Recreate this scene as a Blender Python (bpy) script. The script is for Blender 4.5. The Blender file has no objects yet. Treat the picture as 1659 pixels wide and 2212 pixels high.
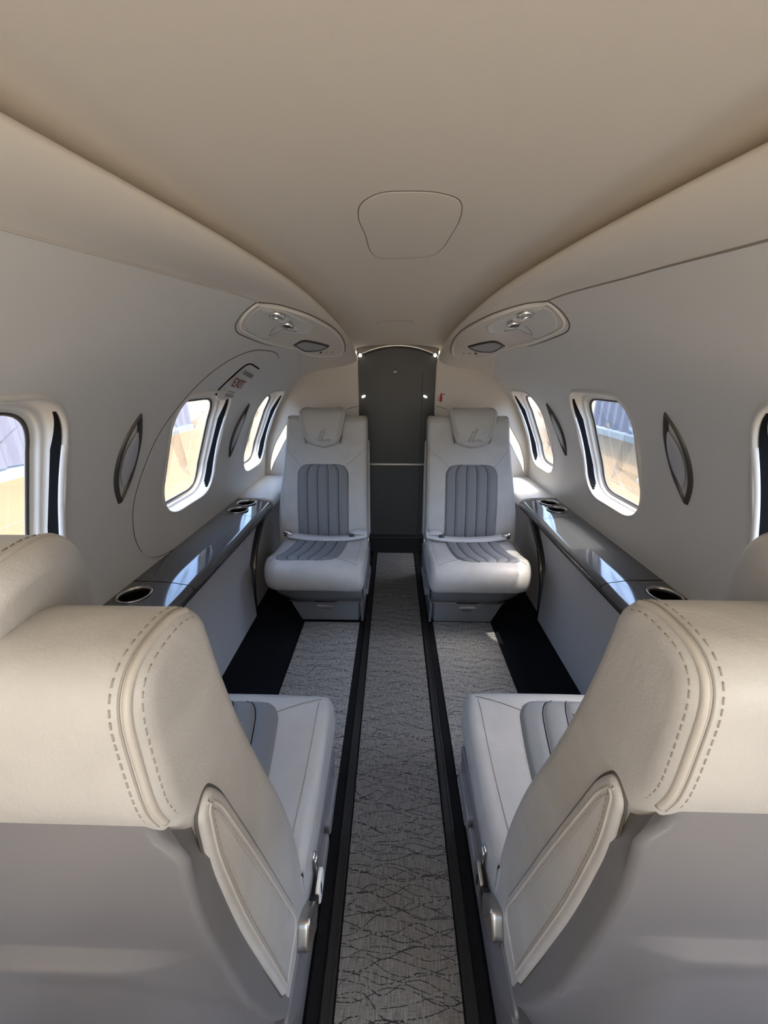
import bpy, bmesh, math, random
from mathutils import Vector, Matrix
random.seed(3)
S = bpy.context.scene
C = S.collection
PI = math.pi

# ------------------------------------------------------------------ tools
def sm(t):
    t = max(0.0, min(1.0, t)); return t*t*(3-2*t)
def lerp(a, b, t): return a+(b-a)*t
def interp(tab, y):
    if y <= tab[0][0]: return tab[0][1]
    n = len(tab)
    for i in range(n-1):
        if y <= tab[i+1][0]:
            x0, v0 = tab[i]; x1, v1 = tab[i+1]
            m0 = (tab[i+1][1]-tab[i-1][1])/(tab[i+1][0]-tab[i-1][0]) if i > 0 else (v1-v0)/(x1-x0)
            m1 = (tab[i+2][1]-tab[i][1])/(tab[i+2][0]-tab[i][0]) if i+2 < n else (v1-v0)/(x1-x0)
            h = x1-x0; t = (y-x0)/h
            return (2*t**3-3*t*t+1)*v0+(t**3-2*t*t+t)*h*m0+(-2*t**3+3*t*t)*v1+(t**3-t*t)*h*m1
    return tab[-1][1]

class MB:
    """collects vertices and faces of one mesh"""
    def __init__(s): s.v = []; s.f = []
    def ring(s, pts):
        i = len(s.v); s.v += [Vector(p) for p in pts]; return list(range(i, i+len(pts)))
    def strip(s, a, b, closed=True):
        n = len(a)
        for i in range(n if closed else n-1):
            j = (i+1) % n
            s.f.append((a[i], a[j], b[j], b[i]))
    def loft(s, rings, closed=True, cap=True):
        R = [s.ring(r) for r in rings]
        for a, b in zip(R, R[1:]): s.strip(a, b, closed)
        if cap and closed:
            s.f.append(tuple(reversed(R[0]))); s.f.append(tuple(R[-1]))
        return R
    def grid(s, rows): s.loft(rows, closed=False, cap=False)
    def box(s, a, b):
        (x0, y0, z0), (x1, y1, z1) = a, b
        s.loft([[(x0,y0,z0),(x1,y0,z0),(x1,y1,z0),(x0,y1,z0)], [(x0,y0,z1),(x1,y0,z1),(x1,y1,z1),(x0,y1,z1)]])
    def tube(s, path, r, n=8, closed=False, cap=True):
        path = [Vector(p) for p in path]; m = len(path); rings = []
        prev = None
        for i, p in enumerate(path):
            if closed: t = path[(i+1) % m]-path[i-1]
            else: t = path[min(i+1, m-1)]-path[max(i-1, 0)]
            if t.length < 1e-9: t = Vector((0,1,0))
            t.normalize()
            if prev is None:
                a = Vector((0,0,1)) if abs(t.z) < .9 else Vector((1,0,0))
            else: a = prev
            u = a-t*a.dot(t)
            if u.length < 1e-6: u = t.orthogonal()
            u.normalize(); w = t.cross(u); prev = u
            rr = r(i/(m-1)) if callable(r) else r
            rings.append([p+(u*math.cos(2*PI*k/n)+w*math.sin(2*PI*k/n))*rr for k in range(n)])
        if closed:
            R = [s.ring(q) for q in rings]
            for i in range(m): s.strip(R[i], R[(i+1) % m])
        else: s.loft(rings, True, cap)
    def lathe(s, prof, origin=(0,0,0), axis=(0,0,1), n=40):
        ax = Vector(axis).normalized(); u = ax.orthogonal().normalized(); w = ax.cross(u); o = Vector(origin)
        s.loft([[o+ax*h+(u*math.cos(2*PI*k/n)+w*math.sin(2*PI*k/n))*max(r, 1e-5) for k in range(n)] for r, h in prof], True, False)
    def build(s, name, mat, parent=None, smooth=True, recalc=True, sub=0, bevel=0.0, angle=None):
        o3 = Vector((0,0,0)) if parent is None else world_loc(parent)
        me = bpy.data.meshes.new(name)
        bm = bmesh.new()
        vs = [bm.verts.new(p-o3) for p in s.v]
        for f in s.f:
            try: bm.faces.new([vs[i] for i in f])
            except ValueError: pass
        bmesh.ops.remove_doubles(bm, verts=bm.verts, dist=1e-6)
        if recalc: bmesh.ops.recalc_face_normals(bm, faces=bm.faces)
        for f in bm.faces: f.smooth = smooth
        if smooth and angle:
            for e in bm.edges:
                if len(e.link_faces) == 2 and e.calc_face_angle(0) > angle: e.smooth = False
        bm.to_mesh(me); bm.free()
        me.materials.append(mat)
        ob = bpy.data.objects.new(name, me); C.objects.link(ob)
        if parent is not None: ob.parent = parent
        if bevel:
            b = ob.modifiers.new('bevel', 'BEVEL'); b.width = bevel; b.segments = 3; b.limit_method = 'ANGLE'; b.angle_limit = .6
        if sub:
            q = ob.modifiers.new('sub', 'SUBSURF'); q.levels = q.render_levels = sub
        return ob

def world_loc(o):
    p = Vector((0,0,0))
    while o is not None: p += o.location; o = o.parent
    return p
def tag(o, label=None, cat=None, group=None, kind=None):
    if label: o['label'] = label
    if cat: o['category'] = cat
    if group: o['group'] = group
    if kind: o['kind'] = kind
    return o
def thing(name, loc, label, cat, group=None):
    o = bpy.data.objects.new(name, None); o.empty_display_size = .05; o.location = loc; C.objects.link(o)
    return tag(o, label, cat, group)
def struct(o): o['kind'] = 'structure'; return o

def rp(pts, n=6):
    """closed polygon of (a, b, radius) -> rounded outline"""
    out = []; m = len(pts)
    for i in range(m):
        p = Vector(pts[i][:2]); r = pts[i][2] if len(pts[i]) > 2 else 0
        a = Vector(pts[i-1][:2]); b = Vector(pts[(i+1) % m][:2])
        if r <= 0: out.append((p.x, p.y)); continue
        da = (a-p); db = (b-p); r1 = min(r, da.length*.49, db.length*.49)
        pa = p+da.normalized()*r1; pb = p+db.normalized()*r1
        for k in range(n+1):
            t = k/n
            q = pa*(1-t)**2+p*(2*t*(1-t))+pb*t*t
            out.append((q.x, q.y))
    return out
def catmull(pts, n=6, closed=True):
    out = []; m = len(pts)
    for i in range(m if closed else m-1):
        g = (lambda k: pts[k % m]) if closed else (lambda k: pts[max(0, min(m-1, k))])
        p0, p1, p2, p3 = g(i-1), g(i), g(i+1), g(i+2)
        for k in range(n):
            t = k/n
            out.append(tuple(.5*((2*b)+(-a+c)*t+(2*a-5*b+4*c-d)*t*t+(-a+3*b-3*c+d)*t**3) for a, b, c, d in zip(p0, p1, p2, p3)))
    if not closed: out.append(tuple(pts[-1]))
    return out
def inset(poly, d):
    """2d closed polygon moved inward by d (orientation independent)"""
    n = len(poly)
    area = sum(poly[i][0]*poly[(i+1) % n][1]-poly[(i+1) % n][0]*poly[i][1] for i in range(n))
    sgn = 1 if area > 0 else -1
    out = []
    for i in range(n):
        a = Vector(poly[i-1]); b = Vector(poly[(i+1) % n]); t = b-a
        if t.length < 1e-9: out.append(poly[i]); continue
        t.normalize(); out.append((poly[i][0]-t.y*sgn*d, poly[i][1]+t.x*sgn*d))
    return out
def xloft(mb, prof, xmap, M, r0, r1, width, mid=6, cap=True):
    """prof(u)->(a,b) outline; swept from u=0..1 with rounded ends r0 / r1 (metres over width)"""
    st = []
    for k in range(6):
        ph = k/5*PI/2; st.append((r0*(1-math.cos(ph))/width, r0*(1-math.sin(ph))))
    for k in range(1, mid): st.append((lerp(r0/width, 1-r1/width, k/mid), 0))
    for k in range(5, -1, -1):
        ph = k/5*PI/2; st.append((1-r1*(1-math.cos(ph))/width, r1*(1-math.sin(ph))))
    rings = []
    for u, d in st:
        pl = prof(u)
        if d > 1e-6: pl = inset(pl, d)
        rings.append([M(xmap(u, b, a) if xmap.__code__.co_argcount == 3 else xmap(u, b), a, b) for a, b in pl])
    mb.loft(rings, True, cap)
def dashes(mb, path, r=.0012, on=.006, off=.0035):
    """stitches along a path"""
    path = [Vector(p) for p in path]; acc = 0; seg = []; draw = True; lim = on
    pts = [path[0]]
    for a, b in zip(path, path[1:]):
        L = (b-a).length; k = max(1, int(L/.0015))
        for i in range(1, k+1): pts.append(a.lerp(b, i/k))
    cur = [pts[0]]
    for a, b in zip(pts, pts[1:]):
        acc += (b-a).length
        if draw: cur.append(b)
        if acc >= lim:
            if draw and len(cur) > 1: mb.tube(cur, r, 5)
            draw = not draw; acc = 0; lim = on if draw else off; cur = [b]
    if draw and len(cur) > 1: mb.tube(cur, r, 5)

# ------------------------------------------------------------------ materials
def lin(c):
    return tuple(((v/255)/12.92 if v/255 <= .04045 else ((v/255+.055)/1.055)**2.4) for v in c)+(1,)
def mat(name, col, rough=.5, metal=0.0, spec=.5, bump=0.0, bscale=200.0, coat=0.0, detail=3, var=0.0, stretch=None):
    m = bpy.data.materials.new(name); m.use_nodes = True
    nt = m.node_tree; b = nt.nodes['Principled BSDF']
    b.inputs['Base Color'].default_value = col if len(col) == 4 else tuple(col)+(1,)
    b.inputs['Roughness'].default_value = rough; b.inputs['Metallic'].default_value = metal
    b.inputs['Specular IOR Level'].default_value = spec; b.inputs['Coat Weight'].default_value = coat
    b.inputs['Coat Roughness'].default_value = .05
    if bump or var:
        tc = nt.nodes.new('ShaderNodeTexCoord'); n = nt.nodes.new('ShaderNodeTexNoise')
        n.inputs['Scale'].default_value = bscale; n.inputs['Detail'].default_value = detail
        src = tc.outputs['Object']
        if stretch:
            mp = nt.nodes.new('ShaderNodeMapping'); mp.inputs['Scale'].default_value = stretch
            nt.links.new(src, mp.inputs['Vector']); src = mp.outputs['Vector']
        nt.links.new(src, n.inputs['Vector'])
        if bump:
            bp = nt.nodes.new('ShaderNodeBump'); bp.inputs['Strength'].default_value = bump; bp.inputs['Distance'].default_value = .002
            nt.links.new(n.outputs['Fac'], bp.inputs['Height']); nt.links.new(bp.outputs['Normal'], b.inputs['Normal'])
        if var:
            mx = nt.nodes.new('ShaderNodeMix'); mx.data_type = 'RGBA'
            c = b.inputs['Base Color'].default_value
            mx.inputs['A'].default_value = (c[0]*(1-var), c[1]*(1-var), c[2]*(1-var), 1)
            mx.inputs['B'].default_value = (min(1, c[0]*(1+var)), min(1, c[1]*(1+var)), min(1, c[2]*(1+var)), 1)
            nt.links.new(n.outputs['Fac'], mx.inputs['Factor']); nt.links.new(mx.outputs['Result'], b.inputs['Base Color'])
    return m
def emit(name, col, st):
    m = bpy.data.materials.new(name); m.use_nodes = True
    b = m.node_tree.nodes['Principled BSDF']
    b.inputs['Base Color'].default_value = tuple(col)+(1,); b.inputs['Emission Color'].default_value = tuple(col)+(1,)
    b.inputs['Emission Strength'].default_value = st
    return m
def glass_mat(name, tint=(.96,.97,.97), frost=0.0, refl=1.0):
    m = bpy.data.materials.new(name); m.use_nodes = True
    nt = m.node_tree; nt.nodes.clear()
    out = nt.nodes.new('ShaderNodeOutputMaterial'); mx = nt.nodes.new('ShaderNodeMixShader')
    tr = nt.nodes.new('ShaderNodeBsdfTransparent'); tr.inputs['Color'].default_value = tuple(tint)+(1,)
    gl = nt.nodes.new('ShaderNodeBsdfGlossy'); gl.inputs['Roughness'].default_value = .02
    lw = nt.nodes.new('ShaderNodeLayerWeight'); lw.inputs['Blend'].default_value = .5
    pw = nt.nodes.new('ShaderNodeMath'); pw.operation = 'POWER'; pw.inputs[1].default_value = 5
    fr = nt.nodes.new('ShaderNodeMath'); fr.operation = 'MULTIPLY_ADD'; fr.inputs[1].default_value = .6; fr.inputs[2].default_value = .04
    nt.links.new(lw.outputs['Facing'], pw.inputs[0]); nt.links.new(pw.outputs[0], fr.inputs[0]); nt.links.new(fr.outputs[0], mx.inputs['Fac'])
    if frost:
        m2 = nt.nodes.new('ShaderNodeMixShader'); m2.inputs['Fac'].default_value = frost
        tl = nt.nodes.new('ShaderNodeBsdfTranslucent'); tl.inputs['Color'].default_value = tuple(tint)+(1,)
        nt.links.new(tr.outputs[0], m2.inputs[1]); nt.links.new(tl.outputs[0], m2.inputs[2]); nt.links.new(m2.outputs[0], mx.inputs[1])
    else: nt.links.new(tr.outputs[0], mx.inputs[1])
    nt.links.new(gl.outputs[0], mx.inputs[2]); nt.links.new(mx.outputs[0], out.inputs['Surface'])
    return m

M_wall = mat('wall_panel', (.70,.69,.655), .42, spec=.45, bump=.05, bscale=900)
M_ceil = mat('headliner', (.72,.665,.585), .75, spec=.2, bump=.12, bscale=1400)
M_val = mat('valance', (.72,.67,.595), .6, spec=.3, bump=.08, bscale=1200)
M_bulk = mat('bulkhead', (.60,.54,.47), .3, spec=.5, bump=.03, bscale=500)
M_seam = mat('seam_dark', (.10,.095,.085), .7)
M_seamlt = mat('seam_light', (.60,.55,.49), .5)
M_leather = mat('leather', (.53,.52,.498), .42, spec=.45, bump=.16, bscale=420, detail=5, var=.04)
def soften(m, scale, amt, bump, bdist):
    nt = m.node_tree; b = nt.nodes['Principled BSDF']; N = nt.nodes.new; L = nt.links.new
    tc = N('ShaderNodeTexCoord'); n = N('ShaderNodeTexNoise'); n.inputs['Scale'].default_value = scale; n.inputs['Detail'].default_value = 4; L(tc.outputs['Object'], n.inputs['Vector'])
    n.inputs['Distortion'].default_value = 1.2
    mr = N('ShaderNodeMapRange'); mr.inputs['From Min'].default_value = .35; mr.inputs['From Max'].default_value = .7; mr.inputs['To Min'].default_value = 1-amt; mr.inputs['To Max'].default_value = 1.0; L(n.outputs['Fac'], mr.inputs['Value'])
    src = b.inputs['Base Color'].links[0].from_socket
    hs = N('ShaderNodeHueSaturation'); L(src, hs.inputs['Color']); L(mr.outputs[0], hs.inputs['Value']); L(hs.outputs[0], b.inputs['Base Color'])
    bp = N('ShaderNodeBump'); bp.inputs['Strength'].default_value = bump; bp.inputs['Distance'].default_value = bdist; L(n.outputs['Fac'], bp.inputs['Height'])
    old = b.inputs['Normal'].links[0].from_node; L(bp.outputs[0], old.inputs['Normal'])
soften(M_leather, 9, .10, .35, .006)
M_thread = mat('thread', (.33,.31,.28), .8)
M_pipe = mat('piping', (.50,.475,.435), .45, bump=.1, bscale=500)
M_insert = mat('insert', (.205,.213,.225), .5, spec=.4, bump=.12, bscale=700)
M_shell = mat('shell', (.175,.175,.188), .42, spec=.45, bump=.05, bscale=900)
M_pan = mat('seat_pan', (.10,.104,.11), .5)
M_drawer = mat('drawer', (.17,.175,.185), .4)
M_blk = mat('black', (.008,.008,.009), .45)
M_gap = mat('gap', (.004,.004,.004), .9, spec=.1)
M_chrome = mat('chrome', (.75,.74,.72), .18, 1.0)
M_satin = mat('satin', (.52,.49,.45), .3, 1.0)
M_consoletop = mat('console_lacquer', (.075,.078,.08), .12, spec=.6, coat=.6, var=.25, bscale=60, stretch=(1,.06,1))
M_nose = mat('console_nose', (.03,.032,.035), .1, spec=.6, coat=.6)
M_panel = mat('side_panel', (.52,.53,.56), .6, bump=.06, bscale=800)
M_panel2 = mat('alcove_panel', (.6,.6,.61), .6, bump=.06, bscale=800)
M_pad = mat('pad', (.55,.53,.49), .4, bump=.1, bscale=500)
M_door = mat('door', (.062,.061,.057), .38, spec=.4, bump=.03, bscale=300)
M_white = mat('white_plastic', (.86,.84,.80), .35)
M_tunnel = mat('window_reveal', (.72,.69,.63), .3, spec=.5)
M_track = mat('shade_track', (.008,.008,.009), .9, spec=.08)
M_red = mat('sign_red', (.45,.012,.02), .5)
M_exit = mat('exit_red', (.22,.03,.03), .5)
M_print = mat('print_grey', (.26,.24,.21), .6)
M_lens = mat('lens_grey', (.36,.36,.38), .3)
M_lightlens = mat('lamp_lens', (.50,.50,.53), .35)
M_fin = mat('fin_dark', (.085,.08,.072), .35, .5)
M_belt = mat('belt_web', (.55,.55,.55), .7)
M_dkbelt = mat('belt_dark', (.05,.05,.05), .6)
M_glow = emit('spot_glow', (1,.96,.88), 6.0)
M_glass = glass_mat('pane')
M_glint = glass_mat('crescent_glint', (1,.90,.55), .6)
M_navy = mat('navy_carpet', (.0075,.0095,.0135), .95, spec=.1, bump=.6, bscale=500)
M_loop = mat('loop_carpet', (.010,.010,.011), .9, spec=.15, bump=1.0, bscale=330)
M_trackp = mat('rail', (.014,.015,.016), .45)

def carpet(name, base, amp):
    m = bpy.data.materials.new(name); m.use_nodes = True
    nt = m.node_tree; b = nt.nodes['Principled BSDF']; N = nt.nodes.new; L = nt.links.new
    b.inputs['Roughness'].default_value = .95; b.inputs['Specular IOR Level'].default_value = .1
    tc = N('ShaderNodeTexCoord'); sp = N('ShaderNodeSeparateXYZ'); L(tc.outputs['Object'], sp.inputs[0])
    def math_(op, a, b2=None, c=None):
        q = N('ShaderNodeMath'); q.operation = op
        for i, v in enumerate((a, b2, c)):
            if v is None: continue
            if isinstance(v, (int, float)): q.inputs[i].default_value = v
            else: L(v, q.inputs[i])
        return q.outputs[0]
    X, Y = sp.outputs['X'], sp.outputs['Y']
    nz = N('ShaderNodeTexNoise'); nz.inputs['Scale'].default_value = 5.5; nz.inputs['Detail'].default_value = 1; L(tc.outputs['Object'], nz.inputs['Vector'])
    nf = N('ShaderNodeTexNoise'); nf.inputs['Scale'].default_value = 220; L(tc.outputs['Object'], nf.inputs['Vector'])
    lines = None
    for k, (per, A, fr, ph) in enumerate(((.034, .009, 38., 0.), (.041, .0105, 30., 2.4), (.053, .013, 24., 4.6), (.047, .012, -27., 1.1), (.062, .010, -35., 3.3))):
        w = math_('SINE', math_('MULTIPLY_ADD', nz.outputs['Fac'], 6.0, math_('MULTIPLY_ADD', X, fr, ph)))
        v = math_('MULTIPLY_ADD', w, A, Y)
        v = math_('MULTIPLY_ADD', nz.outputs['Fac'], .05*(k-1), v)
        v = math_('MULTIPLY_ADD', nf.outputs['Fac'], .0035, v)
        fc = math_('ABSOLUTE', math_('SUBTRACT', math_('FRACT', math_('DIVIDE', v, per)), .5))
        d = math_('LESS_THAN', math_('MULTIPLY', fc, per), .00075)
        lines = d if lines is None else math_('MAXIMUM', lines, d)
    brk = N('ShaderNodeTexNoise'); brk.inputs['Scale'].default_value = 130; L(tc.outputs['Object'], brk.inputs['Vector'])
    lines = math_('MULTIPLY', lines, math_('GREATER_THAN', brk.outputs['Fac'], .44))
    mp = N('ShaderNodeMapping'); mp.inputs['Scale'].default_value = (420, 40, 1); L(tc.outputs['Object'], mp.inputs['Vector'])
    wv = N('ShaderNodeTexNoise'); wv.inputs['Scale'].default_value = 1; wv.inputs['Detail'].default_value = 4; L(mp.outputs[0], wv.inputs['Vector'])
    mp2 = N('ShaderNodeMapping'); mp2.inputs['Scale'].default_value = (60, 500, 1); L(tc.outputs['Object'], mp2.inputs['Vector'])
    wv2 = N('ShaderNodeTexNoise'); wv2.inputs['Scale'].default_value = 1; L(mp2.outputs[0], wv2.inputs['Vector'])
    ws = math_('ADD', math_('MULTIPLY', wv.outputs['Fac'], .65), math_('MULTIPLY', wv2.outputs['Fac'], .35))
    cr = N('ShaderNodeMapRange'); cr.inputs['From Min'].default_value = .35; cr.inputs['From Max'].default_value = .65; L(ws, cr.inputs['Value'])
    m1 = N('ShaderNodeMix'); m1.data_type = 'RGBA'
    m1.inputs['A'].default_value = tuple(c*(1-amp) for c in base)+(1,); m1.inputs['B'].default_value = tuple(c*(1+amp) for c in base)+(1,)
    L(cr.outputs[0], m1.inputs['Factor'])
    m2 = N('ShaderNodeMix'); m2.data_type = 'RGBA'; L(lines, m2.inputs['Factor']); L(m1.outputs['Result'], m2.inputs['A'])
    m2.inputs['B'].default_value = (.035,.035,.038,1); L(m2.outputs['Result'], b.inputs['Base Color'])
    bp = N('ShaderNodeBump'); bp.inputs['Strength'].default_value = .5; bp.inputs['Distance'].default_value = .001; L(ws, bp.inputs['Height']); L(bp.outputs[0], b.inputs['Normal'])
    return m
M_runner = carpet('runner_carpet', (.185,.18,.17), .42)
M_mat = carpet('mat_carpet', (.27,.268,.262), .42)

# ------------------------------------------------------------------ cabin shell surface
A_W, Z0 = .84, .48
def bf(y): return 1.10-.26*sm((y-.8)/1.6)
def nf(y): return 2+.18*sm((y-1.2)/1.2)
def wallx(y, z):
    q = max(0, (z-Z0)/bf(y)); n = nf(y); return A_W*max(0, 1-q**n)**(1/n)
EX = [(-1,.47),(.3,.443),(.5,.426),(.7,.398),(.94,.358),(1.28,.304),(1.6,.268),(1.9,.246),(2.2,.233),(2.45,.230)]
EZ = [(-1,1.385),(.3,1.39),(.5,1.395),(.7,1.40),(.94,1.40),(1.28,1.387),(1.6,1.360),(1.9,1.328),(2.2,1.278),(2.45,1.222)]
SZ = [(-1,1.30),(.5,1.325),(.7,1.337),(.95,1.352),(1.35,1.358),(1.7,1.30),(2.1,1.205),(2.45,1.115)]
def sec(y, t):
    ex, ez = interp(EX, y), interp(EZ, y); sz = interp(SZ, y); sx = wallx(y, sz)
    if t <= 1:
        tz = wallx(y, sz-.02)-sx; L = math.hypot(tz, .02); ux, uz = -tz/L, .02/L
        k = math.hypot(ex-sx, ez-sz)
        p0 = (ex, ez); p1 = (ex+.1*k, ez-(.252-.08*sm((y-1.5)/.9))*k); kk = .1-.06*sm((y-1.5)/.9); p2 = (sx+ux*.35*k, sz+uz*.35*k-kk*k); p3 = (sx, sz); u = 1-t
        return tuple(u**3*p0[i]+3*u*u*t*p1[i]+3*u*t*t*p2[i]+t**3*p3[i] for i in (0, 1))
    b = bf(y); a = math.asin(min(1, (sz-Z0)/b))*(2-t)
    z = Z0+b*math.sin(a); return wallx(y, z), z
def P(s, y, t, off=0.0):
    """point on the left (s=-1) / right (s=1) shell, moved off metres into the cabin"""
    x, z = sec(y, t)
    if off:
        x1, z1 = sec(y, t-.02); x2, z2 = sec(y, t+.02)
        dx, dz = x2-x1, z2-z1; L = math.hypot(dx, dz)
        x, z = x-dz/L*off*-1*(-1), z+dx/L*off*-1
    return Vector((s*x, y, z))
def patch(mb, s, outline, offs, scales, hole=False):
    """smooth patch lying on the shell: outline in (y,t)"""
    cy = sum(p[0] for p in outline)/len(outline); ct = sum(p[1] for p in outline)/len(outline)
    so = list(zip(scales, offs)); full = [so[0]]
    for (k0, o0), (k1, o1) in zip(so, so[1:]):
        n = max(1, int(abs(k0-k1)/.07+.5))
        for i in range(1, n+1): full.append((lerp(k0, k1, i/n), lerp(o0, o1, i/n)))
    rings = [[P(s, cy+(y-cy)*k, ct+(t-ct)*k, o) for y, t in outline] for k, o in full]
    R = mb.loft(rings, True, False)
    if not hole:
        c = len(mb.v); mb.v.append(P(s, cy, ct, offs[-1]))
        for i in range(len(R[-1])): mb.f.append((R[-1][i], R[-1][(i+1) % len(R[-1])], c))
def oval(y, t, ry, rt, n=36, rot=0.0, pw=2.0):
    out = []
    for k in range(n):
        a = 2*PI*k/n; c, q = math.cos(a), math.sin(a)
        e = 2/pw; u = math.copysign(abs(c)**e, c)*ry; v = math.copysign(abs(q)**e, q)
        u2 = u*math.cos(rot)-v*ry*math.sin(rot); out.append((y+u, t+v*rt+u*rot))
    return out

YF, YA = -1.0, 2.40       # forward end and aft bulkhead
def boolean(ob, cutter):
    m = ob.modifiers.new('b', 'BOOLEAN'); m.operation = 'DIFFERENCE'; m.object = cutter; m.solver = 'EXACT'
    dg = bpy.context.evaluated_depsgraph_get(); me = bpy.data.meshes.new_from_object(ob.evaluated_get(dg))
    ob.modifiers.clear(); ob.data = me
    cm = cutter.data; bpy.data.objects.remove(cutter); bpy.data.meshes.remove(cm)

WIN = [(-.38,.01,.69,1.10), (.43,.825,.69,1.105), (1.245,1.635,.665,1.085), (1.985,2.345,.64,1.06)]
def win_outline(y0, y1, z0, z1):
    return rp([(y0, z0, .12), (y1, z0, .12), (y1, z1, .11), (y0, z1, .11)], 14)
def wring(s, ol, ins, dep):
    q = inset(ol, ins) if ins else ol
    return [Vector((s*(wallx(y, z)+dep), y, z)) for y, z in q]

def build_wall(s):
    mb = MB(); ny, nt = 171, 44
    ys = [YF+(YA+.02-YF)*i/(ny-1) for i in range(ny)]
    def sect(y, d):
        out = []
        for k in range(nt):
            t = 1+k/(nt-1); x, z = sec(y, t)
            out.append((s*(x+d*1.0), y, z))
        return out
    rings = []
    for y in ys: rings.append(sect(y, 0)+list(reversed(sect(y, .012))))
    mb.loft(rings, True, True)
    ob = mb.build('wall_left' if s < 0 else 'wall_right', M_wall)
    for w in (WIN[1:] if s < 0 else WIN):
        cb = MB(); ol = win_outline(*w)
        cb.loft([[(s*.4, y, z) for y, z in ol], [(s*1.1, y, z) for y, z in ol]])
        boolean(ob, cb.build('cutter', M_wall))
    for p in ob.data.polygons: p.use_smooth = True
    for e in ob.data.edges: pass
    bm = bmesh.new(); bm.from_mesh(ob.data)
    for e in bm.edges:
        if len(e.link_faces) == 2 and e.calc_face_angle(0) > .6: e.smooth = False
    bm.to_mesh(ob.data); bm.free()
    struct(ob)
    # valance between wall and ceiling, with a rolled lip
    vb = MB(); rows = []
    for y in ys:
        ex, ez = interp(EX, y), interp(EZ, y); row = []
        row.append((s*(ex+.09), y, ez+.045)); row.append((s*(ex+.03), y, ez+.022)); row.append((s*(ex+.008), y, ez+.0125)); row.append((s*(ex+.001), y, ez+.006))
        for k in range(25):
            x, z = sec(y, k/24); row.append((s*x, y, z))
        x, z = sec(y, 1.0); row.append((s*(x+.004), y, z+.001))
        rows.append(row)
    vb.grid(rows)
    struct(vb.build('trim_1' if s < 0 else 'trim_2', M_val, recalc=True))
    # seam line between valance and wall
    sb = MB(); sb.tube([P(s, y, 1.0, .0005) for y in [YF+.02+(1.34-YF)*i/60 for i in range(61)]], .0022, 8)
    struct(sb.build('trim_3' if s < 0 else 'trim_4', M_seamlt if s < 0 else M_print))
build_wall(-1); build_wall(1)

wn = 0
for s in (-1, 1):
    for w in (WIN[1:] if s < 0 else WIN):
        wn += 1
        ol = win_outline(*w)
        mb = MB()
        mb.loft([wring(s, ol, i, d) for i, d in ((-.010,-.0006), (-.006,-.0035), (-.001,-.0045), (.001,-.003), (.002,.004), (.004,.034), (.0055,.041), (.009,.043), (.013,.044), (.0145,.049), (.016,.058), (.024,.060), (.028,.066))], True, False)
        fr = mb.build('window_%d' % wn, M_tunnel); struct(fr)
        pb = MB(); q = [wring(s, ol, i, .064) for i in (.024, .06, .10, .14)]
        R = pb.loft(q, True, False); pb.f.append(tuple(R[-1]))
        pb.build('glass_pane', M_glass, fr)
        gk = MB(); gk.loft([wring(s, ol, i, d) for i, d in ((.0225,.0595), (.025,.058), (.028,.0595), (.029,.063))], True, False)
        gk.build('gasket', M_fin, fr)
        # blind slot running down the aft reveal
        y1 = w[1]; tr = [p for p in ol if p[0] > y1-.05 and w[2]+.02 < p[1] < w[3]-.025]
        tb = MB(); n = len(tr); rows = []
        for k, (y, z) in enumerate(tr):
            a, b = .006, .006+.026*(.3+.7*min(1, (n-1-k)/8))
            rows.append([Vector((s*(wallx(y, z)+d), y-.0045, z)) for d in (a, (a+b)/2, b)])
        # denser straight part
        rr = []
        for A, B in zip(rows, rows[1:]):
            for q in range(6): rr.append([u.lerp(v, q/6) for u, v in zip(A, B)])
        rr.append(rows[-1]); tb.grid(rr)
        tb.build('shade_track', M_track, fr)
        # blind edge bar below the notch
        bb = MB(); zz = [w[2]+.06+(w[3]-.10-w[2]-.06)*k/30 for k in range(31)]
        rows = [[Vector((s*(wallx(y1, z)+dx), y1+dy, z)) for dx, dy in ((.004,-.006), (-.002,-.0065), (-.006,-.002), (-.006,.004), (-.001,.008))] for z in zz]
        bb.grid(rows); bb.build('blind_edge', M_white, fr)

# ------------------------------------------------------------------ ceiling
CZ = [(-1,1.475),(.5,1.475),(.9,1.466),(1.3,1.452),(1.7,1.418),(2.0,1.378),(2.2,1.345),(2.3,1.325),(2.45,1.30)]
def ceilz(x, y):
    ex, ez = interp(EX, y)+.09, interp(EZ, y)+.035; cz = max(interp(CZ, y), ez+.004)
    q = min(1, abs(x)/ex); return ez+(cz-ez)*(1-q**2.2)
mb = MB(); rows = []
for i in range(86):
    y = YF+(YA+.06-YF)*i/85; ex = interp(EX, y)+.09
    rows.append([(ex*k/16, y, ceilz(ex*k/16, y)) for k in range(-16, 17)])
mb.grid(rows); struct(mb.build('ceiling', M_ceil))
# ceiling hatch: a shallow panel with a seam round it
HO = catmull([(.0,.865),(.06,.872),(.105,.905),(.118,.985),(.112,1.08),(.10,1.18),(.07,1.235),(.0,1.25),(-.06,1.245),(-.085,1.19),(-.09,1.08),(-.098,.985),(-.088,.915),(-.05,.872)], 8)
hx, hy = .008, 1.05
ht = thing('ceiling_hatch', (hx, hy, 1.46), 'rounded access panel outlined by a thin seam in the beige ceiling', 'hatch')
mb = MB(); rings = []
for k, o in ((1.0,.001), (.992,-.0012), (.975,-.0015), (.8,-.0015), (.5,-.0015), (.2,-.0015)):
    rings.append([(hx+(x-hx)*k, hy+(y-hy)*k, ceilz(hx+(x-hx)*k, hy+(y-hy)*k)+o) for x, y in HO])
R = mb.loft(rings, True, False); mb.f.append(tuple(R[-1])); mb.build('panel', M_ceil, ht)
mb = MB(); mb.tube([(x, y, ceilz(x, y)-.0002) for x, y in HO], .0010, 6, True); mb.build('seam', M_seam, ht)
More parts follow.
